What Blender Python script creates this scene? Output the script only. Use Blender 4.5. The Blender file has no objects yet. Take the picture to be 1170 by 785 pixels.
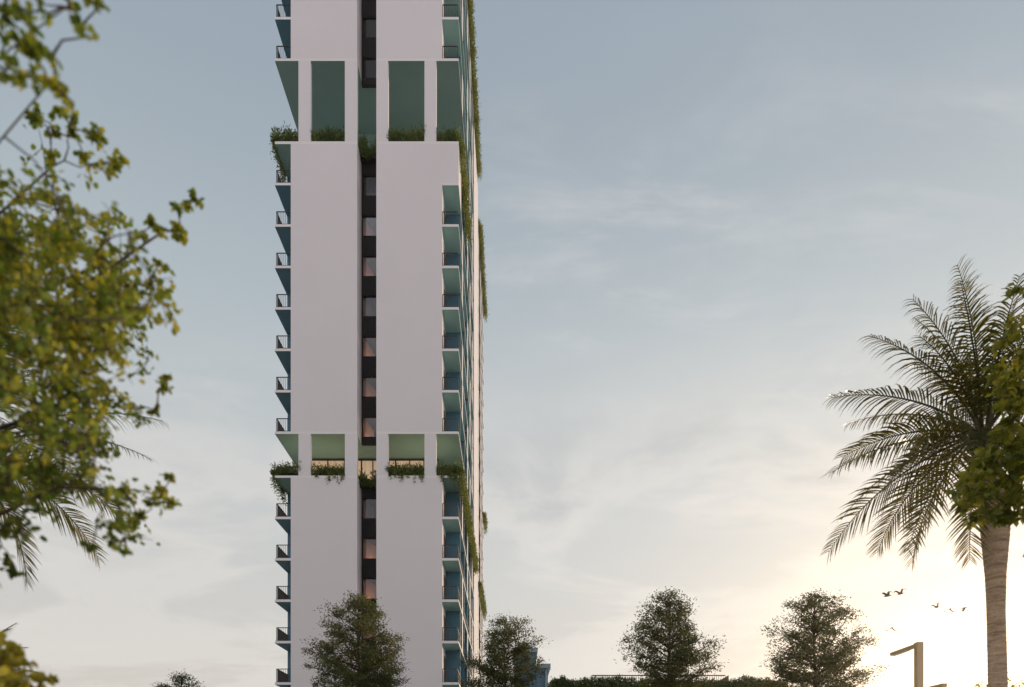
import bpy, math, random
import numpy as np
from mathutils import Vector, Matrix

random.seed(7)
RNG = np.random.default_rng(7)
scene = bpy.context.scene
COL = scene.collection

# ---------------------------------------------------------------- camera
F = 780.0                    # focal length in photo pixels (24 mm on a 36 mm sensor, 1170 px wide)
CX, CY, CAMH = 585.0, 905.0, 1.6
cam_d = bpy.data.cameras.new("camera")
cam = bpy.data.objects.new("camera", cam_d)
COL.objects.link(cam)
cam.location = (0, 0, CAMH)
cam.rotation_euler = (math.radians(90), 0, 0)
cam_d.sensor_width = 36.0
cam_d.lens = 24.0
cam_d.shift_y = (CY - 392.5) / 1170.0
cam_d.clip_start = 0.05
cam_d.clip_end = 6000
cam_d.dof.use_dof = True
cam_d.dof.focus_distance = 48.0
cam_d.dof.aperture_fstop = 0.9
scene.camera = cam

# ---------------------------------------------------------------- sun direction
SUN = Vector((545, 780, 122)).normalized()
SUN_EL = math.asin(SUN.z)
SUN_AZ = math.atan2(SUN.x, SUN.y)

# ---------------------------------------------------------------- world
world = bpy.data.worlds.new("World")
scene.world = world
world.use_nodes = True
wt = world.node_tree
for n in list(wt.nodes):
    wt.nodes.remove(n)


class NT:
    """tiny helper to write node graphs"""
    def __init__(self, tree):
        self.t = tree

    def new(self, kind, **kw):
        n = self.t.nodes.new(kind)
        for k, v in kw.items():
            setattr(n, k, v)
        return n

    def link(self, a, b):
        self.t.links.new(a, b)

    def put(self, sock, v):
        if hasattr(v, 'is_linked') or isinstance(v, bpy.types.NodeSocket):
            self.link(v, sock)
        else:
            sock.default_value = v

    def math(self, op, a, b=None, c=None, clamp=False):
        n = self.new('ShaderNodeMath', operation=op, use_clamp=clamp)
        self.put(n.inputs[0], a)
        if b is not None:
            self.put(n.inputs[1], b)
        if c is not None:
            self.put(n.inputs[2], c)
        return n.outputs[0]

    def vmath(self, op, a, b=None, scale=None):
        n = self.new('ShaderNodeVectorMath', operation=op)
        self.put(n.inputs[0], a)
        if b is not None:
            self.put(n.inputs[1], b)
        if scale is not None:
            self.put(n.inputs['Scale'], scale)
        return n.outputs['Value'] if op in ('DOT_PRODUCT', 'LENGTH') else n.outputs[0]

    def ramp(self, fac, stops, interp='LINEAR'):
        n = self.new('ShaderNodeValToRGB')
        cr = n.color_ramp
        cr.interpolation = interp
        while len(cr.elements) > 1:
            cr.elements.remove(cr.elements[-1])
        cr.elements[0].position = stops[0][0]
        cr.elements[0].color = (*stops[0][1], 1)
        for p, c in stops[1:]:
            e = cr.elements.new(p)
            e.color = (*c, 1)
        self.link(fac, n.inputs[0])
        return n.outputs[0]

    def mix(self, fac, a, b, blend='MIX', clamp=False):
        n = self.new('ShaderNodeMix', data_type='RGBA', blend_type=blend)
        n.clamp_result = clamp
        self.put(n.inputs[0], fac)
        for s, v in ((n.inputs[6], a), (n.inputs[7], b)):
            if isinstance(v, tuple) and len(v) == 3:
                v = (*v, 1)
            self.put(s, v)
        return n.outputs[2]

    def noise(self, vec, scale, detail=5, rough=0.55, dist=0.0, lac=2.0):
        n = self.new('ShaderNodeTexNoise')
        if vec is not None:
            self.link(vec, n.inputs['Vector'])
        n.inputs['Scale'].default_value = scale
        n.inputs['Detail'].default_value = detail
        n.inputs['Roughness'].default_value = rough
        n.inputs['Distortion'].default_value = dist
        n.inputs['Lacunarity'].default_value = lac
        return n.outputs[0]

    def mapr(self, v, a, b, c, d):
        n = self.new('ShaderNodeMapRange', interpolation_type='SMOOTHSTEP')
        self.put(n.inputs[0], v)
        for i, x in enumerate((a, b, c, d)):
            n.inputs[i + 1].default_value = x
        return n.outputs[0]


w = NT(wt)
tc = w.new('ShaderNodeTexCoord')
D3 = w.vmath('NORMALIZE', tc.outputs['Generated'])
sep = w.new('ShaderNodeSeparateXYZ')
w.link(D3, sep.inputs[0])
dz = sep.outputs[2]
sky = w.new('ShaderNodeTexSky', sky_type='NISHITA')
sky.sun_disc = False
sky.sun_elevation = SUN_EL
sky.sun_rotation = SUN_AZ
sky.altitude = 10
sky.air_density = 1.0
sky.dust_density = 2.5
sky.ozone_density = 1.0
# thin high cloud veil over the clear sky
veil = w.ramp(w.math('MAXIMUM', dz, 0.0), [
    (0.00, (.645, .575, .520)), (0.16, (.655, .615, .570)), (0.27, (.620, .618, .602)),
    (0.40, (.575, .600, .605)), (0.55, (.455, .515, .552)), (0.70, (.348, .410, .468)), (1.0, (.26, .34, .43))])
sdot = w.math('MAXIMUM', w.vmath('DOT_PRODUCT', D3, tuple(SUN)), 0.0)
# cloud coordinates: a flat layer seen in perspective
den = w.math('ADD', w.math('MAXIMUM', dz, 0.0), 0.12)
inv = w.math('DIVIDE', 1.0, den)
cp = w.vmath('SCALE', D3, scale=inv)
CLOUD_AT = (8.5, 2.7, 0)


def layer(sx, sy, rot, at, scale, detail, rough, dist):
    mp = w.new('ShaderNodeMapping')
    mp.inputs['Scale'].default_value = (sx, sy, 0.0)
    mp.inputs['Rotation'].default_value = (0, 0, rot)
    mp.inputs['Location'].default_value = at
    w.link(cp, mp.inputs[0])
    return w.noise(mp.outputs[0], scale, detail, rough, dist)


n1 = layer(1.0, 1.25, .2, CLOUD_AT, 1.15, 9, .58, .5)                       # soft banks
n2 = layer(1.0, 1.0, 0, (CLOUD_AT[1], CLOUD_AT[0], 0), .7, 3, .5, .3)        # where the wisps are
n3 = layer(1.0, 2.6, .30, (7.7, 1.3, 0), 2.8, 10, .64, .5)                  # wisps
low = w.mapr(dz, .62, .30, 0, 1)
wisp = w.math('MULTIPLY', w.mapr(n3, .44, .70, 0, 1), w.mapr(n2, .44, .60, 0, 1))
bank = w.math('MULTIPLY', w.mapr(n1, .44, .55, 0, 1), low)
grey = w.math('MULTIPLY', w.math('MULTIPLY', w.mapr(n1, .53, .66, 0, 1), low), w.mapr(dz, .20, .42, 0, 1))
veil = w.mix(w.math('MULTIPLY', wisp, .42), veil, (.78, .76, .75))
veil = w.mix(w.math('MULTIPLY', bank, .62), veil, (.765, .735, .70))
veil = w.mix(w.math('MULTIPLY', grey, .62), veil, (.38, .42, .45))
# forward-scattered light round the sun
g1 = w.math('POWER', sdot, 7.0)
g2 = w.math('POWER', sdot, 45.0)
g3 = w.math('POWER', sdot, 320.0)
glow = w.vmath('SCALE', (0.12, 0.105, 0.085), scale=g1)
glow = w.vmath('ADD', glow, w.vmath('SCALE', (0.18, 0.12, 0.05), scale=g2))
glow = w.vmath('ADD', glow, w.vmath('SCALE', (0.26, 0.20, 0.12), scale=g3))
cl_dim = w.math('SUBTRACT', 1.0, w.math('MULTIPLY', grey, .35))
glow = w.vmath('SCALE', glow, scale=cl_dim)
veil = w.vmath('ADD', veil, glow)
# unseen sky behind the camera, brightened to light the tower front
back = w.mapr(sep.outputs[1], .15, -.55, 0, 1)
veil = w.mix(w.math('MULTIPLY', back, w.mapr(dz, .95, .1, .35, 1)), veil, (.87, .80, .82))
veil10 = w.vmath('SCALE', veil, scale=10.8)
skymix = w.mix(0.88, sky.outputs[0], veil10)
bg = w.new('ShaderNodeBackground')
w.link(skymix, bg.inputs[0])
bg.inputs[1].default_value = 0.1
wo = w.new('ShaderNodeOutputWorld')
w.link(bg.outputs[0], wo.inputs[0])

# ---------------------------------------------------------------- sun lamp
sd = bpy.data.lights.new("sun", 'SUN')
sd.energy = 2.5
sd.angle = math.radians(0.6)
sd.color = (1.0, .76, .52)
so = bpy.data.objects.new("sun", sd)
COL.objects.link(so)
so.location = (60, 90, 60)
so.rotation_euler = (-SUN).to_track_quat('-Z', 'Y').to_euler()

# ---------------------------------------------------------------- view
scene.view_settings.view_transform = 'Standard'
scene.view_settings.look = 'None'
scene.view_settings.gamma = 1
scene.view_settings.exposure = 0.0
scene.view_settings.use_curve_mapping = False
scene.render.engine = 'CYCLES'
cy = scene.cycles
cy.use_denoising = True
cy.max_bounces = 8
cy.diffuse_bounces = 4
cy.transmission_bounces = 6
cy.transparent_max_bounces = 8
cy.volume_bounces = 0
cy.sample_clamp_indirect = 6
cy.caustics_reflective = False
cy.caustics_refractive = False
HAZE_DENSITY, HAZE_G = 0.00023, 0.85


# ================================================================ helpers
def P(px, py, dist):
    """the place at a distance along the view that the photo shows at (px, py)"""
    return Vector(((px - CX) / F * dist, dist, CAMH + (CY - py) / F * dist))


def tag(o, label=None, cat=None, group=None, kind=None):
    if label:
        o['label'] = label
    if cat:
        o['category'] = cat
    if group:
        o['group'] = group
    if kind:
        o['kind'] = kind
    return o


def empty(name, loc):
    o = bpy.data.objects.new(name, None)
    o.empty_display_size = .3
    o.location = loc
    COL.objects.link(o)
    return o


class MB:
    """collects boxes, tubes and sheets, links them as ONE mesh object"""
    def __init__(self):
        self.v, self.f, self.m = [], [], []
        self.smooth = False

    def box(self, x0, x1, y0, y1, z0, z1, m=0, mbot=None, mtop=None):
        b = len(self.v)
        self.v += [(x0, y0, z0), (x1, y0, z0), (x1, y1, z0), (x0, y1, z0),
                   (x0, y0, z1), (x1, y0, z1), (x1, y1, z1), (x0, y1, z1)]
        fs = [(3, 2, 1, 0), (4, 5, 6, 7), (0, 1, 5, 4), (1, 2, 6, 5), (2, 3, 7, 6), (3, 0, 4, 7)]
        self.f += [tuple(b + i for i in f) for f in fs]
        self.m += [m if mbot is None else mbot, m if mtop is None else mtop, m, m, m, m]
        return self

    def tube(self, pts, radii, n=8, m=0, cap=True):
        pts = [Vector(p) for p in pts]
        rings = []
        prev = None
        for i, p in enumerate(pts):
            a = pts[max(i - 1, 0)]
            c = pts[min(i + 1, len(pts) - 1)]
            d = (c - a)
            d = d.normalized() if d.length > 1e-9 else Vector((0, 0, 1))
            ref = prev if prev is not None else (Vector((1, 0, 0)) if abs(d.x) < .9 else Vector((0, 1, 0)))
            u = (ref - d * ref.dot(d))
            u = u.normalized() if u.length > 1e-6 else d.orthogonal().normalized()
            prev = u
            vv = d.cross(u)
            r = radii[i] if hasattr(radii, '__len__') else radii
            b = len(self.v)
            for k in range(n):
                t = 2 * math.pi * k / n
                self.v.append(tuple(p + (u * math.cos(t) + vv * math.sin(t)) * r))
            rings.append(b)
        for a, c in zip(rings[:-1], rings[1:]):
            for k in range(n):
                self.f.append((a + k, a + (k + 1) % n, c + (k + 1) % n, c + k))
                self.m.append(m)
        if cap:
            self.f.append(tuple(rings[0] + k for k in reversed(range(n))))
            self.f.append(tuple(rings[-1] + k for k in range(n)))
            self.m += [m, m]
        return self

    def poly(self, vs, fs, m=0):
        b = len(self.v)
        self.v += [tuple(q) for q in vs]
        for f in fs:
            self.f.append(tuple(b + i for i in f))
            self.m.append(m)
        return self

    def build(self, name, mats, parent=None, origin=(0, 0, 0), smooth=None, bevel=0.0):
        me = bpy.data.meshes.new(name)
        ox, oy, oz = origin
        me.from_pydata([(x - ox, y - oy, z - oz) for x, y, z in self.v], [], self.f)
        if not isinstance(mats, (list, tuple)):
            mats = [mats]
        for mt in mats:
            me.materials.append(mt)
        me.polygons.foreach_set('material_index', self.m)
        if self.smooth if smooth is None else smooth:
            me.polygons.foreach_set('use_smooth', [True] * len(me.polygons))
        me.update()
        o = bpy.data.objects.new(name, me)
        COL.objects.link(o)
        if parent is not None:
            o.parent = parent
        else:
            o.location = origin
        if bevel:
            md = o.modifiers.new('bevel', 'BEVEL')
            md.width = bevel
            md.segments = 2
            md.limit_method = 'ANGLE'
        return o


def unit(a):
    return a / np.maximum(np.linalg.norm(a, axis=1, keepdims=True), 1e-9)


class Leaves:
    """many small folded leaf faces as one mesh"""
    def __init__(self):
        self.c, self.d, self.n, self.l, self.w = [], [], [], [], []

    def add(self, c, d, n, l, w_):
        self.c.append(np.asarray(c, float))
        self.d.append(np.asarray(d, float))
        self.n.append(np.asarray(n, float))
        k = len(c)
        self.l.append(np.broadcast_to(np.asarray(l, float), (k,)))
        self.w.append(np.broadcast_to(np.asarray(w_, float), (k,)))

    def count(self):
        return sum(len(a) for a in self.c)

    def arrays(self, fold=.18, curl=.12, shape='oval'):
        c = np.concatenate(self.c)
        d = unit(np.concatenate(self.d))
        n = np.concatenate(self.n)
        l = np.concatenate(self.l)[:, None]
        w_ = np.concatenate(self.w)[:, None]
        n = unit(n - d * (n * d).sum(1, keepdims=True) + 1e-6)
        s = np.cross(d, n)
        if shape == 'oval':
            prof = [(.0, .0), (.28, .46), (.70, .42), (1.0, .0)]
        elif shape == 'round':
            prof = [(.0, .0), (.25, .50), (.80, .50), (1.0, .0)]
        else:
            prof = [(.0, .12), (.30, .5), (.65, .34), (1.0, .0)]
        base = c
        up1 = n * w_ * fold
        q1, q2 = prof[1], prof[2]
        sag = -n * l * curl
        v = np.stack([
            base,
            base + d * l * q1[0] + s * w_ * q1[1] + up1,
            base + d * l * q2[0] + s * w_ * q2[1] + up1 + sag * .4,
            base + d * l + sag,
            base + d * l * q2[0] - s * w_ * q2[1] + up1 + sag * .4,
            base + d * l * q1[0] - s * w_ * q1[1] + up1], axis=1)
        N = len(c)
        idx = np.arange(N)[:, None] * 6
        f1 = idx + np.array([[0, 1, 2, 3]])
        f2 = idx + np.array([[0, 3, 4, 5]])
        return v.reshape(-1, 3), np.concatenate([f1, f2])

    def build(self, name, mat, parent=None, origin=(0, 0, 0), **kw):
        v, f = self.arrays(**kw)
        v = v - np.asarray(origin)[None]
        me = bpy.data.meshes.new(name)
        me.vertices.add(len(v))
        me.vertices.foreach_set('co', v.ravel())
        me.loops.add(f.size)
        me.loops.foreach_set('vertex_index', f.ravel().astype(np.int32))
        me.polygons.add(len(f))
        me.polygons.foreach_set('loop_start', np.arange(len(f), dtype=np.int32) * 4)
        me.materials.append(mat)
        me.update(calc_edges=True)
        me.validate()
        o = bpy.data.objects.new(name, me)
        COL.objects.link(o)
        if parent is not None:
            o.parent = parent
        else:
            o.location = origin
        return o


def rdir(n, flat=1.0):
    a = RNG.normal(size=(n, 3))
    a[:, 2] *= flat
    return unit(a)


# ================================================================ materials
def mat_new(name):
    m = bpy.data.materials.new(name)
    m.use_nodes = True
    t = m.node_tree
    b = t.nodes['Principled BSDF']
    return m, NT(t), b, t.nodes['Material Output']


def mat_paint(name, col, rough=.7, var=.06, scale=1.2, bump=.0, bscale=60, streak=0.0, metallic=0.0):
    m, n, b, out = mat_new(name)
    geo = n.new('ShaderNodeNewGeometry')
    pos = geo.outputs['Position']
    v = n.noise(pos, scale, 6, .6)
    c0 = tuple(max(0, c * (1 - var)) for c in col)
    c1 = tuple(min(1, c * (1 + var)) for c in col)
    colr = n.ramp(v, [(.3, c0), (.7, c1)])
    if streak:
        mp = n.new('ShaderNodeMapping')
        mp.inputs['Scale'].default_value = (2.2, 2.2, .06)
        n.link(pos, mp.inputs[0])
        s = n.mapr(n.noise(mp.outputs[0], 1.0, 5, .6), .52, .75, 0, streak)
        colr = n.mix(s, colr, tuple(c * .72 for c in col))
    n.link(colr, b.inputs['Base Color'])
    b.inputs['Roughness'].default_value = rough
    b.inputs['Metallic'].default_value = metallic
    if bump:
        bp = n.new('ShaderNodeBump')
        bp.inputs['Strength'].default_value = bump
        bp.inputs['Distance'].default_value = .01
        n.link(n.noise(pos, bscale, 4, .6), bp.inputs['Height'])
        n.link(bp.outputs[0], b.inputs['Normal'])
    return m


def mat_leaf(name, stops, trans=.4, rough=.5, tint=(1.0, 1.05, .5)):
    m, n, b, out = mat_new(name)
    geo = n.new('ShaderNodeNewGeometry')
    r = geo.outputs['Random Per Island']
    big = n.noise(geo.outputs['Position'], 1.1, 3, .5)
    f = n.math('ADD', n.math('MULTIPLY', r, .65), n.math('MULTIPLY', n.mapr(big, .35, .65, 0, 1), .35))
    c = n.ramp(f, stops)
    n.link(c, b.inputs['Base Color'])
    b.inputs['Roughness'].default_value = rough
    tr = n.new('ShaderNodeBsdfTranslucent')
    n.link(n.mix(1.0, c, (*tint,), blend='MULTIPLY'), tr.inputs[0])
    tr.inputs[0].default_value = (1, 1, 1, 1)
    mx = n.new('ShaderNodeMixShader')
    mx.inputs[0].default_value = trans
    n.link(b.outputs[0], mx.inputs[1])
    n.link(tr.outputs[0], mx.inputs[2])
    n.link(mx.outputs[0], out.inputs[0])
    return m


def mat_glass(name, tint=(.9, .95, 1.0), refl=.16):
    m, n, b, out = mat_new(name)
    tr = n.new('ShaderNodeBsdfTransparent')
    tr.inputs[0].default_value = (*tint, 1)
    gl = n.new('ShaderNodeBsdfGlossy')
    gl.inputs['Roughness'].default_value = .03
    fr = n.new('ShaderNodeFresnel')
    fr.inputs[0].default_value = 1.5
    mx = n.new('ShaderNodeMixShader')
    n.link(n.math('ADD', fr.outputs[0], refl, clamp=True), mx.inputs[0])
    n.link(tr.outputs[0], mx.inputs[1])
    n.link(gl.outputs[0], mx.inputs[2])
    n.link(mx.outputs[0], out.inputs[0])
    return m


def mat_emit(name, col, strength, stripes=False):
    m, n, b, out = mat_new(name)
    geo = n.new('ShaderNodeNewGeometry')
    mp = n.new('ShaderNodeMapping')
    mp.inputs['Scale'].default_value = (7, 7, .1)
    n.link(geo.outputs['Position'], mp.inputs[0])
    s = n.noise(mp.outputs[0], 1.0, 3, .5)
    c = n.ramp(s, [(.3, tuple(x * .8 for x in col)), (.7, col)])
    n.link(c, b.inputs['Base Color'])
    n.link(c, b.inputs['Emission Color'])
    b.inputs['Emission Strength'].default_value = strength
    b.inputs['Roughness'].default_value = .8
    return m


M = {}
M['render'] = mat_paint('white_render', (.74, .705, .71), .85, .02, .25, .12, 45, streak=.03)
M['white'] = mat_paint('white_slab_paint', (.78, .75, .74), .7, .03, .8)
M['teal'] = mat_paint('teal_soffit_paint', (.215, .350, .320), .65, .05, .6)
M['litsoffit'] = mat_paint('teal_soffit_bounce_lit', (.33, .57, .52), .65, .05, .6)  # soffit teal made lighter, bounce light put into the colour
M['blue'] = mat_paint('blue_wall_paint', (.055, .165, .225), .6, .06, .7)
M['aqua'] = mat_paint('aqua_wall_paint', (.10, .30, .36), .6, .06, .7)
M['rail'] = mat_paint('dark_bronze_metal', (.028, .021, .022), .55, .1, 3)
M['char'] = mat_paint('charcoal_cladding', (.007, .006, .008), .85, .12, 1.5)
M['brown'] = mat_paint('brown_door_wood', (.12, .055, .033), .5, .2, 3)
M['room'] = mat_paint('room_plaster', (.085, .10, .125), .9, .03, 1)
M['warm'] = mat_paint('warm_curtain', (.74, .46, .30), .9, .12, 2.5)
M['glass'] = mat_glass('window_glass', (.82, .85, .90), .015)
M['glassblue'] = mat_paint('blue_tinted_glass', (.03, .10, .17), .08, .25, .5)
M['blind'] = mat_emit('lit_blind', (.72, .52, .34), .42)
M['soil'] = mat_paint('potting_soil', (.03, .022, .016), .9, .2, 6)
M['paving'] = mat_paint('pale_stone_paving', (.36, .33, .30), .8, .1, .4)
M['grass'] = mat_paint('lawn_grass', (.06, .10, .025), .9, .3, .8)
M['asphalt'] = mat_paint('asphalt', (.05, .05, .052), .85, .15, 1.2)
M['kerb'] = mat_paint('kerb_stone', (.30, .29, .27), .8, .1, 2)
M['line'] = mat_paint('road_paint', (.75, .75, .72), .7, .08, 3)
M['bark'] = mat_paint('brown_bark', (.085, .055, .038), .9, .3, 9, .5, 40)
M['bluewall'] = mat_paint('grey_blue_cladding', (.10, .20, .27), .6, .06, .7)
M['paleblue'] = mat_paint('pale_blue_panel', (.26, .36, .42), .6, .05, .7)
M['metalpost'] = mat_paint('beige_coated_steel', (.50, .36, .19), .45, .06, 2, metallic=.0)
M['lens'] = mat_paint('lamp_lens', (.75, .74, .70), .3, .02, 2)
M['bird'] = mat_paint('grey_feathers', (.11, .11, .125), .8, .25, 8)

M['leaf_near'] = mat_leaf('yellow_green_leaf', [(.0, (.085, .14, .025)), (.35, (.20, .26, .04)), (.62, (.36, .36, .055)), (.85, (.52, .43, .06)), (1, (.64, .51, .09))], .56, .5)
M['leaf_yellow'] = mat_leaf('yellow_leaf', [(.0, (.26, .23, .035)), (.5, (.52, .43, .055)), (1, (.68, .58, .10))], .48, .5)
M['leaf_right'] = mat_leaf('broad_green_leaf', [(.0, (.10, .14, .025)), (.5, (.22, .25, .04)), (.85, (.38, .35, .055)), (1, (.52, .44, .085))], .6, .28, (1.1, 1.0, .4))
M['leaf_tree'] = mat_leaf('dull_olive_leaf', [(.0, (.048, .070, .028)), (.5, (.098, .122, .046)), (.85, (.165, .175, .07)), (1, (.26, .25, .12))], .42, .55, (1.35, 1.1, .45))
M['leaf_planter'] = mat_leaf('planter_leaf', [(.0, (.045, .085, .018)), (.5, (.11, .155, .03)), (.85, (.20, .23, .05)), (1, (.32, .30, .08))], .35, .5)
M['leaf_hang'] = mat_leaf('trailing_leaf', [(.0, (.10, .14, .025)), (.5, (.20, .22, .04)), (1, (.34, .30, .08))], .38, .5)
M['leaf_palm'] = mat_leaf('palm_leaflet', [(.0, (.045, .060, .012)), (.5, (.095, .105, .018)), (1, (.21, .18, .035))], .48, .38, (1.4, 1.05, .35))
M['leaf_hedge'] = mat_leaf('hedge_leaf', [(.0, (.030, .055, .012)), (.6, (.07, .11, .022)), (1, (.14, .17, .04))], .3, .5)


def mat_palm_trunk():
    m, n, b, out = mat_new('ringed_palm_trunk')
    geo = n.new('ShaderNodeNewGeometry')
    pos = geo.outputs['Position']
    mp = n.new('ShaderNodeMapping')
    mp.inputs['Scale'].default_value = (1.5, 1.5, 10)
    n.link(pos, mp.inputs[0])
    a = n.noise(mp.outputs[0], 1.6, 6, .65, .6)
    fib = n.noise(pos, 30, 5, .7)
    c = n.ramp(a, [(.30, (.24, .15, .09)), (.46, (.50, .35, .22)), (.62, (.66, .48, .32)), (.8, (.52, .38, .26))])
    c = n.mix(n.mapr(fib, .45, .75, 0, .5), c, (.20, .15, .11))
    n.link(c, b.inputs['Base Color'])
    b.inputs['Roughness'].default_value = .9
    bp = n.new('ShaderNodeBump')
    bp.inputs['Strength'].default_value = .6
    bp.inputs['Distance'].default_value = .02
    n.link(a, bp.inputs['Height'])
    n.link(bp.outputs[0], b.inputs['Normal'])
    return m


M['palmtrunk'] = mat_palm_trunk()

# ================================================================ ground
g = MB().poly([(-160, -90, 0), (160, -90, 0), (160, 165, 0), (-160, 165, 0)], [(0, 1, 2, 3)]).build('ground', M['paving'])
tag(g, kind='structure')
g = MB().poly([(-60, 20, .004), (22, 20, .004), (22, 44, .004), (-60, 44, .004)], [(0, 1, 2, 3)]).build('lawn', M['grass'])
tag(g, kind='structure')
g = MB().box(10.5, 11.0, -60, 40, 0, .12).box(18.0, 18.4, -60, 19.5, 0, .12).build('kerb', M['kerb'])
tag(g, kind='structure')
g = MB().poly([(11.0, -60, .006), (18.0, -60, .006), (18.0, 19.5, .006), (11.0, 19.5, .006)], [(0, 1, 2, 3)]).build('road', M['asphalt'])
tag(g, kind='structure')
mk = MB()
for k in range(20):
    y = -58 + k * 3.8
    mk.poly([(14.43, y, .010), (14.57, y, .010), (14.57, y + 2, .010), (14.43, y + 2, .010)], [(0, 1, 2, 3)])
tag(mk.build('road_marking', M['line']), kind='structure')

# ================================================================ tower
S = 15.8
DF = F / S                     # distance of the tower's front plane


def fx(px):
    return (px - CX) / S


def fz(py):
    return CAMH + (CY - py) / S


def fd(depth):
    return DF + depth


T = (fx(419), DF, 0.0)
tower = empty('apartment_tower', T)
tag(tower, 'tall white apartment tower with teal balconies, two planted open gardens and a dark window strip', 'building')


def tp(mb, name, mats, parent=None, label=None, bevel=0.0):
    o = mb.build(name, mats, parent or tower, origin=T, bevel=bevel)
    if label:
        o['label'] = label
    return o


XL, XLI, XR0, XR1, XRI, XR = fx(314), fx(332.2), fx(408), fx(430), fx(505.2), fx(524)
PITCH = 47.4 / S
TH = .18                       # slab thickness
# levels: bottoms of slabs, by block (as heights)
zC = [fz(69.6 - 47.4 * k) for k in range(0, 6)]          # 69.6 up to the roof
zB = [fz(211.7 + 47.35 * k) for k in range(0, 7)]         # 211.7 .. 495.8
zG2, zG1 = fz(164.6), fz(545.9)                           # undersides of the garden floors
zA = [fz(545.9 + 47.3 * k) for k in range(1, 8)]
ROOF = zC[-1]
GAR2_TOP, GAR1_TOP = fz(161.5), fz(543.3)
SOF2, SOF1 = zC[0], zB[-1]
LEN1, PIER0, PIER1, LEN2 = 20.0, 20.0, 28.2, 43.9
ROOF2 = ROOF - 1.02 * PITCH

# --- main walls, one panel either side of the dark window strip
blocks = [(0.0, zG1), (SOF1 + TH, zG2), (SOF2 + TH, ROOF)]
for (a, b_) in ((XLI, XR0), (XR1, XRI)):
    for (z0, z1) in blocks:
        tp(MB().box(a, b_, fd(0), fd(8), z0, z1), 'wall', M['render'])
# rear of the core behind the rooms
for (z0, z1) in blocks:
    tp(MB().box(XLI, XRI, fd(8.003), fd(LEN1), z0, z1), 'core_wall', M['aqua'])
# solid panel under the upper garden at the right corner
tp(MB().box(XRI + .002, XR, fd(0), fd(2.55), zB[0] + TH + .001, zG2 - .001), 'wall', M['render'])

# --- garden floors and ceilings: full slabs, notched where the dark strip is recessed
def slab_cut(z0, z1):
    d = 1.43
    return (MB().box(XL, XR0, fd(0), fd(d), z0, z1, 0, mbot=1).box(XR1, XR, fd(0), fd(d), z0, z1, 0, mbot=1)
            .box(XL, XR, fd(d + .26), fd(LEN1), z0, z1, 0, mbot=1).box(XL, XR0, fd(d), fd(d + .26), z0, z1, 0, mbot=1)
            .box(XR1, XR, fd(d), fd(d + .26), z0, z1, 0, mbot=1))


for (z0, z1, mb_) in ((zG2, GAR2_TOP, 1), (zG1, GAR1_TOP, 1)):
    tp(slab_cut(z0, z1), 'garden_floor', [M['white'], M['teal']])
for z0 in (SOF2, SOF1):
    tp(slab_cut(z0, z0 + TH), 'garden_ceiling', [M['white'], M['teal']])
tp(MB().box(XL, XR, fd(0), fd(LEN1), ROOF, ROOF + .25).box(XL, XR, fd(0), fd(.2), ROOF + .252, ROOF + 1.0)
   .box(XR - .2, XR, fd(.202), fd(LEN1), ROOF + .252, ROOF + .75), 'roof', M['white'])
# --- columns of the gardens
for (z0, z1) in ((GAR2_TOP, SOF2), (GAR1_TOP, SOF1)):
    for (a, b_) in ((341, 355), (394, 408), (430, 443.5), (485, 498.5)):
        tp(MB().box(fx(a), fx(b_), fd(0), fd(.32), z0, z1), 'column', M['render'])
# --- back walls of the gardens
tp(MB().box(fx(380), fx(466), fd(5.5), fd(9), GAR2_TOP, SOF2).box(XLI, XRI, fd(9.003), fd(LEN1), GAR2_TOP, SOF2), 'garden_back_wall', M['teal'])
tp(MB().box(fx(338), fx(494), fd(3.95), fd(6.5), GAR1_TOP, SOF1).box(XLI, XRI, fd(6.503), fd(LEN1), GAR1_TOP, SOF1), 'garden_back_wall', M['teal'])
# wall-height windows of the lower garden
for (a, b_) in ((338, 399.9), (400.1, 441.9), (442.1, 494)):
    fr = MB()
    z0, z1 = GAR1_TOP + .02, SOF1 - .002
    xa, xb = fx(a), fx(b_)
    fr.box(xa, xb, fd(3.64), fd(3.94), z1 - .10, z1)
    fr.box(xa, xb, fd(3.66), fd(3.92), z0 + 1.0, z0 + 1.05)
    nmul = 3
    for k in range(nmul + 1):
        xm = xa + (xb - xa) * k / nmul
        fr.box(xm - .035, xm + .035, fd(3.67), fd(3.91), z0, z1 - .102)
    wn = tp(fr, 'window', M['rail'], label='wide window with lit beige blinds behind the lower garden')
    tp(MB().box(xa + .04, xb - .04, fd(3.78), fd(3.80), z0 + .02, z1 - .11), 'blind', M['blind'], wn)
# small brown door edge in the right bay of the lower garden
tp(MB().box(fx(494) + .002, fx(494) + .06, fd(4.1), fd(5.2), GAR1_TOP + .02, GAR1_TOP + 2.4), 'door', M['brown'])

# --- dark window strip in the recess, with rooms behind
RD = 1.43
RZ = {}


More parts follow.
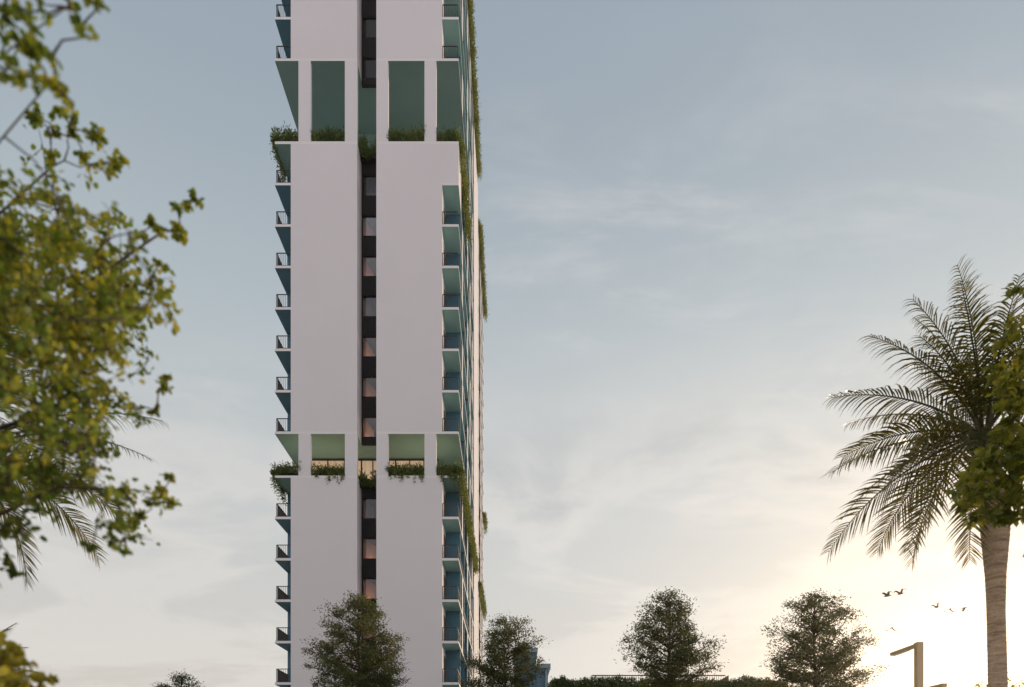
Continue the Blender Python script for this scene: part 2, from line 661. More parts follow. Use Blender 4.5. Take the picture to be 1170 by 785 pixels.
def strip(z_low, z_high, win_list):
    """charcoal cladding from z_low to z_high with openings; each opening gets a window and a room"""
    cuts = sorted(win_list)
    prev = z_low
    for (a, b_) in cuts + [(z_high, None)]:
        if a - prev > .05:
            tp(MB().box(XR0 + .003, XR1 - .003, fd(RD), fd(RD + .25), prev, a), 'spandrel', M['char'])
        prev = b_
    for i, (a, b_) in enumerate(cuts):
        fr = MB()
        t = .06
        fr.box(XR0 + .004, XR0 + .10, fd(RD + .02), fd(RD + .2), a, b_)
        fr.box(XR1 - .10, XR1 - .004, fd(RD + .02), fd(RD + .2), a, b_)
        fr.box(XR0 + .101, XR1 - .101, fd(RD + .02), fd(RD + .2), a, a + t)
        fr.box(XR0 + .101, XR1 - .101, fd(RD + .02), fd(RD + .2), b_ - t, b_)
        wn = tp(fr, 'window', M['char'])
        tp(MB().box(XR0 + .101, XR1 - .101, fd(RD + .10), fd(RD + .115), a + t, b_ - t), 'pane', M['glass'], wn)
        # the room: floor, ceiling, back wall and the warm curtain on its left wall
        zc = b_ + .16
        zf = max(zc - 2.75, z_low + .22)
        rm = MB()
        rm.box(XR0 + .004, XR1 - .004, fd(RD + .251), fd(5.4), zc, zc + .17, 0)
        rm.box(XR0 + .03, XR1 - .03, fd(5.0), fd(5.1), zf + .05, zc - .003, 0)
        rm.box(XR1 - .029, XR1 - .004, fd(RD + .252), fd(4.99), zf + .05, zc - .003, 0)
        tp(rm, 'room', M['room'])
        cu = MB()
        xa_, xb_, ya_, yb_ = XR0 + .06, XR0 + (.45, .8, .6, 1.0, .5, .72)[(i * 5 + int(z_high)) % 6], RD + .30, RD + 2.5
        nf = 26
        top_, bot_ = [], []
        for k in range(nf + 1):
            u = k / nf
            off = .035 if k % 2 else -.035
            top_.append((xa_ + (xb_ - xa_) * u + off, fd(ya_ + (yb_ - ya_) * u - off)))
        for k in range(nf):
            (p0x, p0y), (p1x, p1y) = top_[k], top_[k + 1]
            t_ = .02
            zz0, zz1 = zf + .06, zc - .005
            cu.poly([(p0x, p0y, zz0), (p1x, p1y, zz0), (p1x, p1y, zz1), (p0x, p0y, zz1),
                     (p0x - t_, p0y + t_, zz0), (p1x - t_, p1y + t_, zz0), (p1x - t_, p1y + t_, zz1), (p0x - t_, p0y + t_, zz1)],
                    [(0, 1, 2, 3), (7, 6, 5, 4), (0, 4, 5, 1), (3, 2, 6, 7)])
        tp(cu, 'curtain', M['warm'], wn)
        if not (i in RZ.get('off', ())):
            ld = bpy.data.lights.new('room_lamp', 'POINT')
            ld.energy = (30, 17, 36, 24)[(i * 3 + int(z_high)) % 4]
            ld.color = (1.0, .62, .34)
            ld.shadow_soft_size = .15
            lo = bpy.data.objects.new('room_lamp', ld)
            COL.objects.link(lo)
            lo.location = (XR1 - .28, fd(RD + .75), a - .02)


WH = 25.2 / S
RZ['off'] = (2,)
strip(fz(73.3), ROOF, [(fz(40.5 - 47.4 * k) - WH, fz(40.5 - 47.4 * k)) for k in range(0, 4)])
RZ['off'] = (3,)
strip(SOF1 + .0, zG2 - .004, [(fz(179 + 47.3 * k) - WH, fz(179 + 47.3 * k)) for k in range(0, 7)])
RZ['off'] = (6, 2)
strip(0.0, zG1 - .004, [(fz(558.7 + 47.2 * k) - WH, fz(558.7 + 47.2 * k)) for k in range(0, 7)])
# planter troughs in the gardens
for zt in (GAR2_TOP, GAR1_TOP):
    for (a, b_) in ((314.8, 340.5), (355.4, 393.6), (444, 484.6), (499, 522.8)):
        tp(MB().box(fx(a), fx(b_), fd(.33), fd(.85), zt + .002, zt + .35, 0, mtop=1), 'planter_trough', [M['char'], M['soil']])
    tp(MB().box(XR0 + .01, XR1 - .01, fd(1.0), fd(1.42), zt - .35, zt + .05, 0, mtop=1), 'planter_trough', [M['char'], M['soil']])


# --- balconies
def railing(x0, x1, y0, y1, z, side):
    """bars along the front (y0) and the outer side; side = -1 left, 1 right"""
    r = MB()
    h = 1.0
    xo = x0 if side < 0 else x1
    r.box(x0, x1, y0, y0 + .045, z + h - .05, z + h)
    r.box(x0, x1, y0 + .01, y0 + .035, z + .07, z + .10)
    n = int((x1 - x0) / .125)
    for k in range(n + 1):
        x = x0 + (x1 - x0) * k / n
        wd = .022 if k in (0, n) else .009
        r.box(x - wd, x + wd, y0 + .012, y0 + .032, z + .002, z + h - .05)
    xa, xb = (xo, xo + .045) if side < 0 else (xo - .045, xo)
    r.box(xa, xb, y0 + .046, y1, z + h - .05, z + h)
    r.box(xa + .01, xb - .01, y0 + .046, y1, z + .07, z + .10)
    n = int((y1 - y0) / .125)
    for k in range(1, n + 1):
        y = y0 + .05 + (y1 - y0 - .05) * k / n
        wd = .022 if k % 12 == 0 else .009
        r.box(xa + .002, xb - .002, y - wd, y + wd, z + .002, z + h - .05)
    return r


BAY = [2.6, 6.95, 11.3, 15.65, 20.0]
front_levels = [(z, SOF2) for z in zC[1:-1]]
left_slabs = [z for z in zC[:-1]] + zB[:-1] + [zB[-1]] + zA
cnt = 0
side_floors = []                       # (floor top, ceiling, first depth)
alls = sorted(zA + [zG1, SOF1] + zB[:-1] + [zG2, SOF2] + zC[1:])
for z in zC[1:-1] + zB[:-1] + zA:
    s = tp(MB().box(XL, XLI - .002, fd(0), fd(LEN1), z, z + TH, 0, mbot=1), 'balcony_slab', [M['white'], M['blue']])
    tp(railing(XL + .09, XLI - .01, fd(.07), fd(2.6), z + TH, -1), 'railing', M['rail'], s)
for z in zC[1:-1] + zB[:-1] + zA:
    s = tp(MB().box(XRI + .002, XR, fd(0), fd(LEN1), z, z + TH, 0, mbot=1), 'balcony_slab', [M['white'], M['litsoffit']])
    y0 = .07
    if abs(z - zB[0]) < .01:
        tp(railing(XRI + .02, XR - .09, fd(.07), fd(LEN1 - .05), z + TH, 1), 'railing', M['rail'], s)
    else:
        tp(railing(XRI + .02, XR - .09, fd(.07), fd(LEN1 - .05), z + TH, 1), 'railing', M['rail'], s)
# rail on top of the garden ceilings (the first balcony above them)
for z in (SOF2, SOF1):
    tp(railing(XL + .09, XLI - .01, fd(.07), fd(2.6), z + TH, -1), 'railing', M['rail'])
    tp(railing(XRI + .02, XR - .09, fd(.07), fd(LEN1 - .05), z + TH, 1), 'railing', M['rail'])
# mid-height slab of the tall garden, behind its corner
for sx in (-1, 1):
    a, b_ = (XL, XLI - .002) if sx < 0 else (XRI + .002, XR)
    tp(MB().box(a, b_, fd(9.0), fd(LEN1), fz(117), fz(117) + TH, 0, mbot=1), 'balcony_slab', [M['white'], M['teal']])

# --- blue fin walls that divide the loggias, floor by floor
lv = sorted(zA + [zG1, SOF1] + zB[:-1] + [zG2, SOF2] + zC[1:])
lv = [0.0] + lv
for k in range(len(lv) - 1):
    z0 = lv[k] + (TH if k else 0.0) + .001
    if abs(lv[k] - zG1) < .01:
        z0 = GAR1_TOP + .001
        if True:
            first = 6.5
    elif abs(lv[k] - zG2) < .01:
        z0 = GAR2_TOP + .001
        first = 9.0
    else:
        first = 2.6
    z1 = lv[k + 1] - .001
    # side wall of the flats behind the loggias: aqua, with blue windows, bay by bay
    w0 = max(first, 2.6)
    sw = MB().box(XRI + .002, XRI + .05, fd(w0 + .1), fd(LEN1), z0, z1)
    tp(sw, 'side_wall', M['aqua'])
    # brown glazed door on the wall of the corner loggia
    if first < 3 and k > 0 and abs(lv[k] - zB[0]) > -1 and not (zB[0] + .5 < z0 + .6 < zG2 - .1 and abs(lv[k + 1] - zG2) < .01):
        dr = tp(MB().box(XRI + .002, XRI + .045, fd(1.15), fd(2.45), z0 + .02, z0 + 2.15), 'door', M['brown'])
    for i in range(4):
        ya, yb = BAY[i], BAY[i + 1]
        if ya < first - .01 and first > 3:
            continue
        off = ((k * 7 + i * 5) % 4) * .45
        fr = MB()
        y0, y1 = ya + .35 + off, ya + .35 + off + 2.1
        fr.box(XRI + .0505, XRI + .10, fd(y0), fd(y0 + .07), z0 + .02, z0 + 2.3)
        fr.box(XRI + .0505, XRI + .10, fd(y1 - .07), fd(y1), z0 + .02, z0 + 2.3)
        fr.box(XRI + .0505, XRI + .10, fd(y0 + .0705), fd(y1 - .0705), z0 + 2.23, z0 + 2.3)
        wn = tp(fr, 'window', M['char'])
        tp(MB().box(XRI + .0505, XRI + .075, fd(y0 + .071), fd(y1 - .071), z0 + .02, z0 + 2.229), 'pane', M['glassblue'], wn)

for (za, zb_, first) in ((0, zG1 - .001, 2.6), (GAR1_TOP + .001, SOF1 - .001, 6.5), (SOF1 + TH + .001, zG2 - .001, 2.6), (GAR2_TOP + .001, SOF2 - .001, 9), (SOF2 + TH + .001, ROOF - .001, 2.6)):
    for y in BAY:
        if y < first - .01 or y > 19:
            continue
        tp(MB().box(XRI + .06, XR - .07, fd(y - .09), fd(y + .09), za, zb_), 'fin_wall', M['blue'])
    tp(MB().box(XL + .07, XLI - .002, fd(first), fd(first + .18), za, zb_), 'fin_wall', M['blue'])

# narrow white piers on the edge of the long side, staggered floor by floor
for k in range(len(lv) - 1):
    z0 = lv[k] + (TH if k else 0.0) + .002
    if abs(lv[k] - zG1) < .01:
        z0 = GAR1_TOP + .002
    if abs(lv[k] - zG2) < .01:
        z0 = GAR2_TOP + .002
    z1 = lv[k + 1] - .002
    for i in range(4):
        y = BAY[i] + 1.2 + ((k * 3 + i * 2) % 3) * .9
        if (k + i) % 3 == 0:
            continue
        if y < 7 and (abs(lv[k] - zG1) < .01 or abs(lv[k] - zG2) < .01):
            continue
        if y < 9.2 and abs(lv[k] - zG2) < .01:
            continue
        tp(MB().box(XR - .06, XR - .012, fd(y), fd(y + .75), z0, z1), 'edge_screen', M['white'])

# --- blank pier and the rear part of the tower
tp(MB().box(fx(420), XR, fd(PIER0 + .003), fd(PIER1), 0, ROOF + .4), 'pier', M['render'])
tp(MB().box(fx(330), XR - 1.2, fd(PIER1 + .003), fd(LEN2), 0, ROOF2), 'rear_wall', M['aqua'])
nl = int(ROOF2 / PITCH)
rear_scr, rear_win = MB(), MB()
for k in range(1, nl + 1):
    z = ROOF2 - (k - 1) * PITCH - TH
    s = tp(MB().box(XR - 1.2 + .002, XR, fd(PIER1 + .004), fd(LEN2), z, z + TH, 0, mbot=1), 'balcony_slab', [M['white'], M['teal']])
    for i in range(4):
        y = PIER1 + 1.0 + i * 3.9 + ((k * 3 + i * 2) % 3) * .8
        rear_scr.box(XR - .06, XR - .012, fd(y), fd(min(y + 1.0, LEN2 - .1)), z - PITCH + TH + .002, z - .002)
    for i in range(3):
        y = PIER1 + 1.5 + i * 5 + (k % 2) * .9
        rear_win.box(XR - 1.199, XR - 1.13, fd(y + .5), fd(y + 2.9), z - PITCH + TH + .1, z - .5)
tp(rear_scr, 'rear_edge_screen', M['white'])['kind'] = 'stuff'
tp(rear_win, 'rear_window', M['glassblue'])['kind'] = 'stuff'
for i in range(3):
    y = PIER1 + 1.9 + i * 5
    tp(MB().box(XR - 1.199, XR - .08, fd(y), fd(y + .18), 0, ROOF2 - .002), 'fin_wall', M['blue'])
tp(MB().box(XR - 1.199, XR - .08, fd(LEN2 - .2), fd(LEN2 - .02), 0, ROOF2 - .002), 'fin_wall', M['white'])
# low canopy at the rear corner
tp(MB().box(XR + .01, XR + 4.5, fd(30), fd(33.5), fz(0) * 0 + 13.0, 13.35), 'canopy', M['paleblue'])


# ================================================================ plants in the gardens
def plant_bed(lv_, x0, x1, y0, y1, z, h, n, l=(.12, .28), lean=0.0):
    """tufts of upright and arching blades over a bed"""
    nt = max(3, int(n / 26))
    tx = RNG.uniform(x0, x1, nt)
    ty = RNG.uniform(y0, y1, nt)
    th = h * RNG.uniform(.45, 1.0, nt) * (0.75 + .5 * RNG.random(nt))
    for a, b_, hh in zip(tx, ty, th):
        k = 26
        u = RNG.random(k) ** .8
        d = rdir(k, .8)
        d[:, 2] = np.abs(d[:, 2]) * .9 + .1
        c = np.stack([a + d[:, 0] * .16 * (0.4 + u), b_ + d[:, 1] * .16 * (.4 + u), z + hh * u * .92], 1)
        lv_.add(c, d + [0, 0, .25], rdir(k), RNG.uniform(l[0], l[1], k), RNG.uniform(.035, .075, k))


def plant_trail(lv_, x, y, z, length, n=40, spread=.10, out=(0, 0)):
    u = RNG.random(n)
    c = np.stack([x + RNG.normal(0, spread, n) + out[0] * np.sin(u * 2.5) * .3, y + RNG.normal(0, spread, n) + out[1] * .2, z - u * length], 1)
    d = rdir(n, .5)
    d[:, 2] -= .5
    lv_.add(c, d, rdir(n), RNG.uniform(.09, .2, n), RNG.uniform(.04, .08, n))


def planting(label, fn, origin, cat='planter plants', group=None, mat='leaf_planter'):
    L = Leaves()
    st = MB()
    fn(L)
    o = L.build('planter_shrub', M[mat], None, origin, shape='blade')
    tag(o, label, cat, group)
    return o


GP = 'shrubs planted in the open gardens of the tower'
for (zt, nm, trail_l) in ((GAR2_TOP, 'tall upper', True), (GAR1_TOP, 'lower', True)):
    up = nm != 'lower'

    def f_left(L):
        plant_bed(L, fx(313), fx(340.5), fd(.05), fd(.8), zt + .12, .95, 1700)
        for k in range(60):
            y = RNG.uniform(0, 2.8)
            plant_bed(L, fx(312.6), fx(315.5), fd(y - .1), fd(y + .1), zt + .05, .3, 26)
            if RNG.random() < .55:
                plant_trail(L, fx(313.2), fd(y), zt + .1, RNG.uniform(.3, 1.3), 22, .09, (-.3, 0))
    planting('green shrubs spilling over the left corner of the %s garden of the tower' % nm, f_left, (fx(327), fd(.4), zt), group=GP)

    def f_b2(L):
        plant_bed(L, fx(355.6), fx(393.4), fd(.03), fd(.8), zt + .1, .98 if up else .8, 2700)
        if not up:
            for x_ in (375, 376, 377, 383, 387, 391, 392, 362):
                plant_trail(L, fx(x_), fd(-.04), zt + .1, RNG.uniform(.2, .75), 26, .06)
    planting('green shrubs in the opening left of the dark strip, %s garden of the tower' % nm, f_b2, (fx(375), fd(.4), zt), group=GP)

    def f_rec(L):
        for (a, b_, hh) in ((408.4, 413, 1.5), (412, 425, .45), (424, 433.8, 1.5)):
            plant_bed(L, fx(a), fx(b_), fd(.70), fd(1.25), zt - (.30 if up else .42), hh + .2 if up else hh * .65 + .2, 800)
        for k in range(26):
            plant_trail(L, fx(RNG.uniform(409, 431)), fd(.92), zt + .15, RNG.uniform(.3, .55), 26, .08)
    planting('green shrubs in the recess above the dark window strip, %s garden of the tower' % nm, f_rec, (fx(419), fd(1.2), zt), group=GP)

    def f_b3(L):
        plant_bed(L, fx(444), fx(484.6), fd(.03), fd(.8), zt + .1, 1.1 if up else .85, 2700)
        if not up:
            for x_ in (446, 452, 458, 459, 460, 466, 474, 480, 482, 483):
                plant_trail(L, fx(x_), fd(-.04), zt + .1, RNG.uniform(.2, .6), 26, .06)
    planting('green shrubs in the opening right of the dark strip, %s garden of the tower' % nm, f_b3, (fx(464), fd(.4), zt), group=GP)

    def f_b4(L):
        plant_bed(L, fx(498.8), fx(525.2), fd(.03), fd(.8), zt + .1, 1.0, 1700)
        if not up:
            for k in range(14):
                plant_trail(L, fx(RNG.uniform(502, 525)), fd(-.04), zt + .1, RNG.uniform(.2, .9), 26, .07)
    planting('green shrubs at the right corner of the %s garden of the tower' % nm, f_b4, (fx(511), fd(.4), zt), group=GP)

    def f_side(L):
        L_end = 8.0 if up else 20.5
        n = int(L_end * 9)
        for k in range(n):
            y = RNG.uniform(.1, L_end)
            plant_bed(L, XR - .25, XR + .2, fd(y - .15), fd(y + .15), zt + .1, .55, 40)
            plant_trail(L, XR + .10, fd(y), zt + .2, RNG.uniform(.3, 1.7 if up else 1.3), 34, .13, (.4, 0))
    planting('yellow green trailing plants along the right side of the %s garden of the tower' % nm, f_side, (XR, fd(4), zt), mat='leaf_hang', group=GP)


def edge_run(label, y0, y1, z, h, drop, dens=9):
    def fn(L):
        for k in range(int((y1 - y0) * dens)):
            y = RNG.uniform(y0, y1)
            plant_bed(L, XR - .3, XR + .2, fd(y - .2), fd(y + .2), z, h, 40, (.15, .32))
            plant_trail(L, XR + .13, fd(y), z + .2, RNG.uniform(.3, drop), 30, .15, (.5, 0))
    return planting(label, fn, (XR, fd((y0 + y1) / 2), z), mat='leaf_hang', group='trailing plants along the right edge of the tower')


edge_run('trailing plants along the roof edge of the tower, above the front balconies', 0, 26.5, ROOF + .6, .7, 1.2)
edge_run('trailing plants along the lower roof edge at the rear of the tower', PIER1 + .5, LEN2, ROOF2 + .1, .7, 1.2)
edge_run('small yellow green clump hanging at the far rear corner of the tower', 41.0, LEN2, fz(327), .5, 2.2, 14)
edge_run('yellow green strand trailing beside the pale pier low on the tower', 28.6, 41, fz(532), .5, 1.6)


# ================================================================ trees with fine layered foliage
def wob(a, b, n, amp):
    a, b = Vector(a), Vector(b)
    out = []
    for i in range(n + 1):
        t = i / n
        p = a.lerp(b, t)
        if 0 < i < n:
            p += Vector((random.uniform(-1, 1), random.uniform(-1, 1), random.uniform(-1, 1))) * amp
        out.append(p)
    return out


def layered_tree(seed, top=10.3, low=4.9, rmax=1.95, nb=74, wide=.62):
    random.seed(seed)
    global RNG
    RNG = np.random.default_rng(seed)
    wood = MB()
    wood.smooth = True
    tp_ = wob((0, 0, 0), (random.uniform(-.1, .1), random.uniform(-.1, .1), top - .15), 9, .05)
    wood.tube(tp_, [.17 - .155 * (i / 9) ** .8 for i in range(10)], 8)
    L = Leaves()
    az = random.random() * 6
    for i in range(nb):
        t = (i + random.random() * .9) / nb
        az += 2.399 + random.uniform(-.5, .5)
        r = rmax * float(np.interp(t, [0, .23, .38, .53, .66, .77, .92, 1], [wide * .8, wide, .5 + wide * .55, 1.0, .86, .72, .44, .12])) * random.uniform(.55, 1.12)
        z1 = low + (top - low) * t
        rise = r * random.uniform(.25, .6) * (1.0 if t < .6 else 1.7)
        z0 = max(1.8, z1 - rise)
        e = Vector((math.cos(az) * r, math.sin(az) * r, z1))
        s = Vector((0, 0, z0))
        pts = wob(s, e, 4, .07)
        wood.tube(pts, [.035, .028, .02, .013, .006], 5)
        ncl = max(3, int(r * 5.2))
        for q in range(ncl):
            f = .30 + .72 * (q + random.random()) / ncl
            c = s.lerp(e, min(f, 1.0)) + Vector((random.gauss(0, .14), random.gauss(0, .14), random.gauss(.03, .13)))
            if f > .5:
                wood.tube([s.lerp(e, f - .12), c], [.009, .004], 4)
            k = int(random.uniform(44, 100) * (1.15 if f > .6 else .8))
            sp = random.uniform(.11, .22)
            pos = RNG.normal(size=(k, 3)) * [sp, sp, sp * .62] + np.array(c)
            d = rdir(k, .7) + np.array((e - s).normalized()) * .6
            L.add(pos, d, rdir(k) + [0, 0, .8], RNG.uniform(.06, .115, k), RNG.uniform(.030, .052, k))
    return wood, L


GT = 'slender layered trees in front of and beside the tower'
tree_proto = []
for sd_, wd_ in ((11, .88), (23, .62)):
    wood, L = layered_tree(sd_, wide=wd_)
    tree_proto.append((wood, L))
spots = [  # px of the trunk, distance, proto, rotation, height factor, label
    (410, 30.0, 0, .3, 1.0, 'layered green tree standing in front of the white tower'),
    (578, 32.5, 1, 1.2, 1.0, 'layered tree at the right foot of the tower before the blue pavilion'),
    (764, 30.0, 1, 3.9, 1.0, 'layered tree standing before the hedge and the thin railing, between two others'),
    (931, 30.0, 0, 4.4, 1.0, 'layered tree browned by the low sun, left of the street lamp'),
]
tops = [682, 707, 680, 678]
made = {}
for (px, dist, pr, rot, hf, lab), ty in zip(spots, tops):
    loc = P(px, CY, dist)
    top_z = P(px, ty, dist).z
    e = empty('tree', (loc.x, dist, 0))
    tag(e, lab, 'tree', GT)
    if pr not in made:
        wood, L = tree_proto[pr]
        a = wood.build('trunk', M['bark'], e)
        b = L.build('crown', M['leaf_tree'], e, shape='oval')
        made[pr] = (a, b)
    else:
        for src in made[pr]:
            c = src.copy()
            c.parent = e
            COL.objects.link(c)
    e.rotation_euler.z = rot
    k = top_z / 10.35
    e.scale = (k * 1.14, k * 1.14, k)
random.seed(5)
RNG = np.random.default_rng(5)

# dark tree whose top just shows at the bottom left
wood, L = layered_tree(41, 9.0, 4.0, 2.2, 60)
loc = P(208, CY, 38)
e = empty('tree', (loc.x, 38, 0))
tag(e, 'dark tree top just showing at the bottom, left of the tower', 'tree')
wood.build('trunk', M['bark'], e)
L.build('crown', M['leaf_hedge'], e)
k = P(208, 771, 38).z / 9.05
e.scale = (k * 1.3, k * 1.3, k)


# ================================================================ foreground leafy trees
def in_poly(x, y, poly):
    ins = False
    j = len(poly) - 1
    for i in range(len(poly)):
        xi, yi = poly[i]
        xj, yj = poly[j]
        if (yi > y) != (yj > y) and x < (xj - xi) * (y - yi) / (yj - yi) + xi:
            ins = not ins
        j = i
    return ins


def leafy_tree(name, label, trunk_xy, trunk_top, limbs, clumps, leaf_len, leaf_w, per, mat, shape='round', cat='tree', clr=.10, trunk_r=.16):
    """limbs: end points; clumps: (position, spread, count); twigs tie every clump to the nearest limb"""
    base = Vector((trunk_xy[0], trunk_xy[1], 0))
    e = empty(name, base)
    tag(e, label, cat)
    wood = MB()
    wood.smooth = True
    tt = Vector(trunk_top)
    wood.tube(wob(base, tt, 6, .05), [trunk_r * (1 - .08 * i) for i in range(7)], 10)
    nodes = [tt]
    for (a, b_, r) in limbs:
        a = tt if a is None else Vector(a)
        pts = wob(a, b_, 6, (Vector(b_) - a).length * .035)
        wood.tube(pts, [r * (1 - .13 * i) for i in range(7)], 7)
        for p0, p1 in zip(pts[:-1], pts[1:]):
            nodes += [p0.lerp(p1, .5), p1]
    L = Leaves()
    limb_nodes = list(nodes)
    clumps = sorted(clumps, key=lambda q: min((Vector(q[0]) - n_).length for n_ in limb_nodes))
    for (c, sp, k) in clumps:
        c = Vector(c)
        nb_ = min(nodes, key=lambda q: (q - c).length)
        tw = wob(nb_, c, 3, (nb_ - c).length * .08)
        wood.tube(tw, [.007, .005, .004, .003], 4)
        nodes += [tw[1], tw[2], c]
        k = max(3, int(k))
        # leaves sit on short twiglets round the clump
        nt = max(1, k // 7)
        for _ in range(nt):
            d0 = Vector(rdir(1, .7)[0])
            end = c + d0 * sp * random.uniform(.5, 1.3)
            wood.tube([c, c.lerp(end, .5) + Vector((0, 0, .01)), end], [.003, .0025, .0015], 3)
            kk = 7
            u = RNG.random(kk)[:, None]
            pos = np.array(c)[None] * (1 - u) + np.array(end)[None] * u + RNG.normal(size=(kk, 3)) * sp * .18
            d = rdir(kk, .7) + np.array(d0) * .5 + [0, 0, -.25]
            L.add(pos, d, rdir(kk) + [0, 0, .7], RNG.uniform(.7, 1.2, kk) * leaf_len, RNG.uniform(.75, 1.15, kk) * leaf_w)
    wood.build('trunk', M['bark'], e, origin=base)
    L.build('crown', M[mat], e, origin=base, shape=shape)
    return e


# --- left foreground tree (yellowing leaves, close to the camera)
DL = 4.4
poly_main = [(-330, 120), (0, 172), (60, 165), (108, 182), (142, 215), (150, 262), (186, 292), (188, 340), (165, 400),
             (188, 438), (150, 478), (160, 512), (120, 532), (140, 562), (192, 560), (183, 590), (140, 625), (112, 598),
             (80, 612), (50, 600), (22, 645), (-330, 650)]
poly_core = [(-330, 260), (40, 250), (120, 290), (140, 350), (125, 420), (110, 500), (60, 560), (-330, 590)]
cl = []
while len(cl) < 620:
    x, y = random.uniform(-330, 195), random.uniform(110, 655)
    if not in_poly(x, y, poly_main):
        continue
    core = in_poly(x, y, poly_core)
    if not core and random.random() < (.68 if y < 270 else .28):
        continue
    d = DL + random.gauss(0, .5)
    cl.append((P(x, y, d), .17 if core else .13, 50 if core else 27))
# sprays that stick out of the crown
for x, y in ((160, 268), (178, 255), (186, 262), (205, 240), (212, 230), (224, 226), (207, 270), (205, 265), (148, 350), (145, 340), (128, 200), (138, 178),
             (132, 188), (185, 560), (196, 545), (193, 575), (175, 575), (190, 335), (183, 300), (112, 150), (85, 135), (82, 148), (70, 128), (40, 125), (38, 135),
             (190, 430), (185, 440), (176, 470), (140, 632), (128, 620), (20, 655), (12, 640), (60, 150), (110, 155),
             (160, 590), (150, 600), (105, 625), (60, 180), (95, 178)):
    cl.append((P(x, y, DL + random.gauss(0, .1)), .035, 21))
# the higher spray across the top-left corner
for x, y, k in ((5, 5, 14), (25, 12, 14), (35, 25, 12), (28, 50, 14), (40, 62, 14), (52, 58, 10), (62, 60, 8), (8, 45, 12), (4, 85, 12), (22, 84, 16), (38, 88, 12),
                (12, 72, 12), (55, 92, 12), (66, 100, 10), (76, 110, 8), (85, 118, 5), (80, 10, 8), (95, 28, 9), (98, 32, 6), (108, 5, 9), (118, 3, 6), (50, 5, 8), (48, 12, 6),
                (90, 22, 7), (-20, 20, 20), (-30, 60, 20), (-60, 10, 20), (-80, 50, 20), (20, -25, 14), (60, -30, 12), (100, -25, 14), (-40, -40, 20)):
    cl.append((P(x, y, DL - 1.2 + random.gauss(0, .08)), .045, int(k * 1.5)))
tt = P(-430, 640, DL + .2)
limbs = [(None, P(110, 445, DL), .045), (None, P(60, 490, DL + .3), .035), (None, P(150, 560, DL), .03),
         (None, P(120, 300, DL), .045), (None, P(190, 262, DL), .03), (None, P(60, 190, DL - .1), .025),
         (None, P(60, 90, DL - 1.2), .016), (None, P(80, 5, DL - 1.2), .014), (None, P(-60, 300, DL + .4), .05), (None, P(-150, 150, DL - .3), .05),
         (None, P(10, 600, DL - .2), .03)]
leafy_tree('leafy_tree', 'leafy tree with yellow green leaves close by, filling the left edge', (tt.x, tt.y), tt, limbs, cl,
           .041, .031, 1, 'leaf_near')

# --- yellow shrub at the bottom left corner
cl = []
for _ in range(95):
    a, r = random.uniform(0, 6.28), random.random() ** .5
    x, y = -14 + math.cos(a) * r * 54, 794 + math.sin(a) * r * 66
    cl.append((P(x, y, 3.9 + random.gauss(0, .15)), .06, 16))
cl.append((P(52, 777, 3.9), .02, 4))
cl.append((P(44, 783, 3.9), .02, 4))
tt = P(-40, 860, 3.95)
leafy_tree('leafy_shrub', 'bright yellow leafed shrub in the bottom left corner', (tt.x, tt.y), tt,
           [(None, P(10, 760, 3.9), .012), (None, P(-30, 750, 3.9), .012), (None, P(-60, 790, 3.9), .012), (None, P(40, 790, 3.9), .008)],
           cl, .060, .052, 1, 'leaf_yellow', cat='shrub', trunk_r=.03)

# --- right foreground tree (broad leaves in front of the palm)
DR = 10.5
cl = []
for x, y, r, k in ((1162, 372, 14, 20), (1160, 400, 20, 40), (1143, 424, 9, 22), (1152, 438, 14, 30), (1166, 440, 18, 44), (1160, 468, 16, 40), (1150, 478, 9, 20),
                   (1168, 492, 18, 46), (1148, 508, 16, 40), (1128, 512, 9, 18), (1165, 520, 20, 50), (1140, 530, 18, 50), (1118, 545, 14, 34), (1104, 555, 9, 20), (1155, 545, 20, 56),
                   (1130, 560, 18, 50), (1110, 572, 12, 30), (1145, 575, 17, 46), (1165, 570, 18, 50), (1120, 588, 12, 26), (1106, 592, 8, 14), (1140, 592, 9, 18), (1162, 590, 9, 18),
                   (1168, 330, 9, 12), (1100, 580, 6, 8), (1096, 565, 5, 6)):
    for q in range(3):
        cl.append((P(x + random.gauss(0, r * .5), y + random.gauss(0, r * .5), DR + random.gauss(0, .3)), r / F * DR * .8, k * .85))
for _ in range(260):
    x, y = random.gauss(1275, 55), random.gauss(470, 100)
    if x > 1178 and 250 < y < 660:
        cl.append((P(x, y, DR + random.gauss(0, .7)), .2, 24))
tt = P(1290, 640, DR)
limbs = [(None, P(1120, 555, DR), .04), (None, P(1150, 470, DR), .045), (None, P(1160, 400, DR), .04), (None, P(1240, 380, DR + .3), .06), (None, P(1330, 420, DR + .3), .06), (None, P(1300, 330, DR - .2), .05)]
leafy_tree('leafy_tree', 'broad leafed green tree reaching in at the right edge, before the palm', (tt.x, tt.y), tt, limbs, cl,
           .135, .082, 1, 'leaf_right', shape='oval', trunk_r=.18)


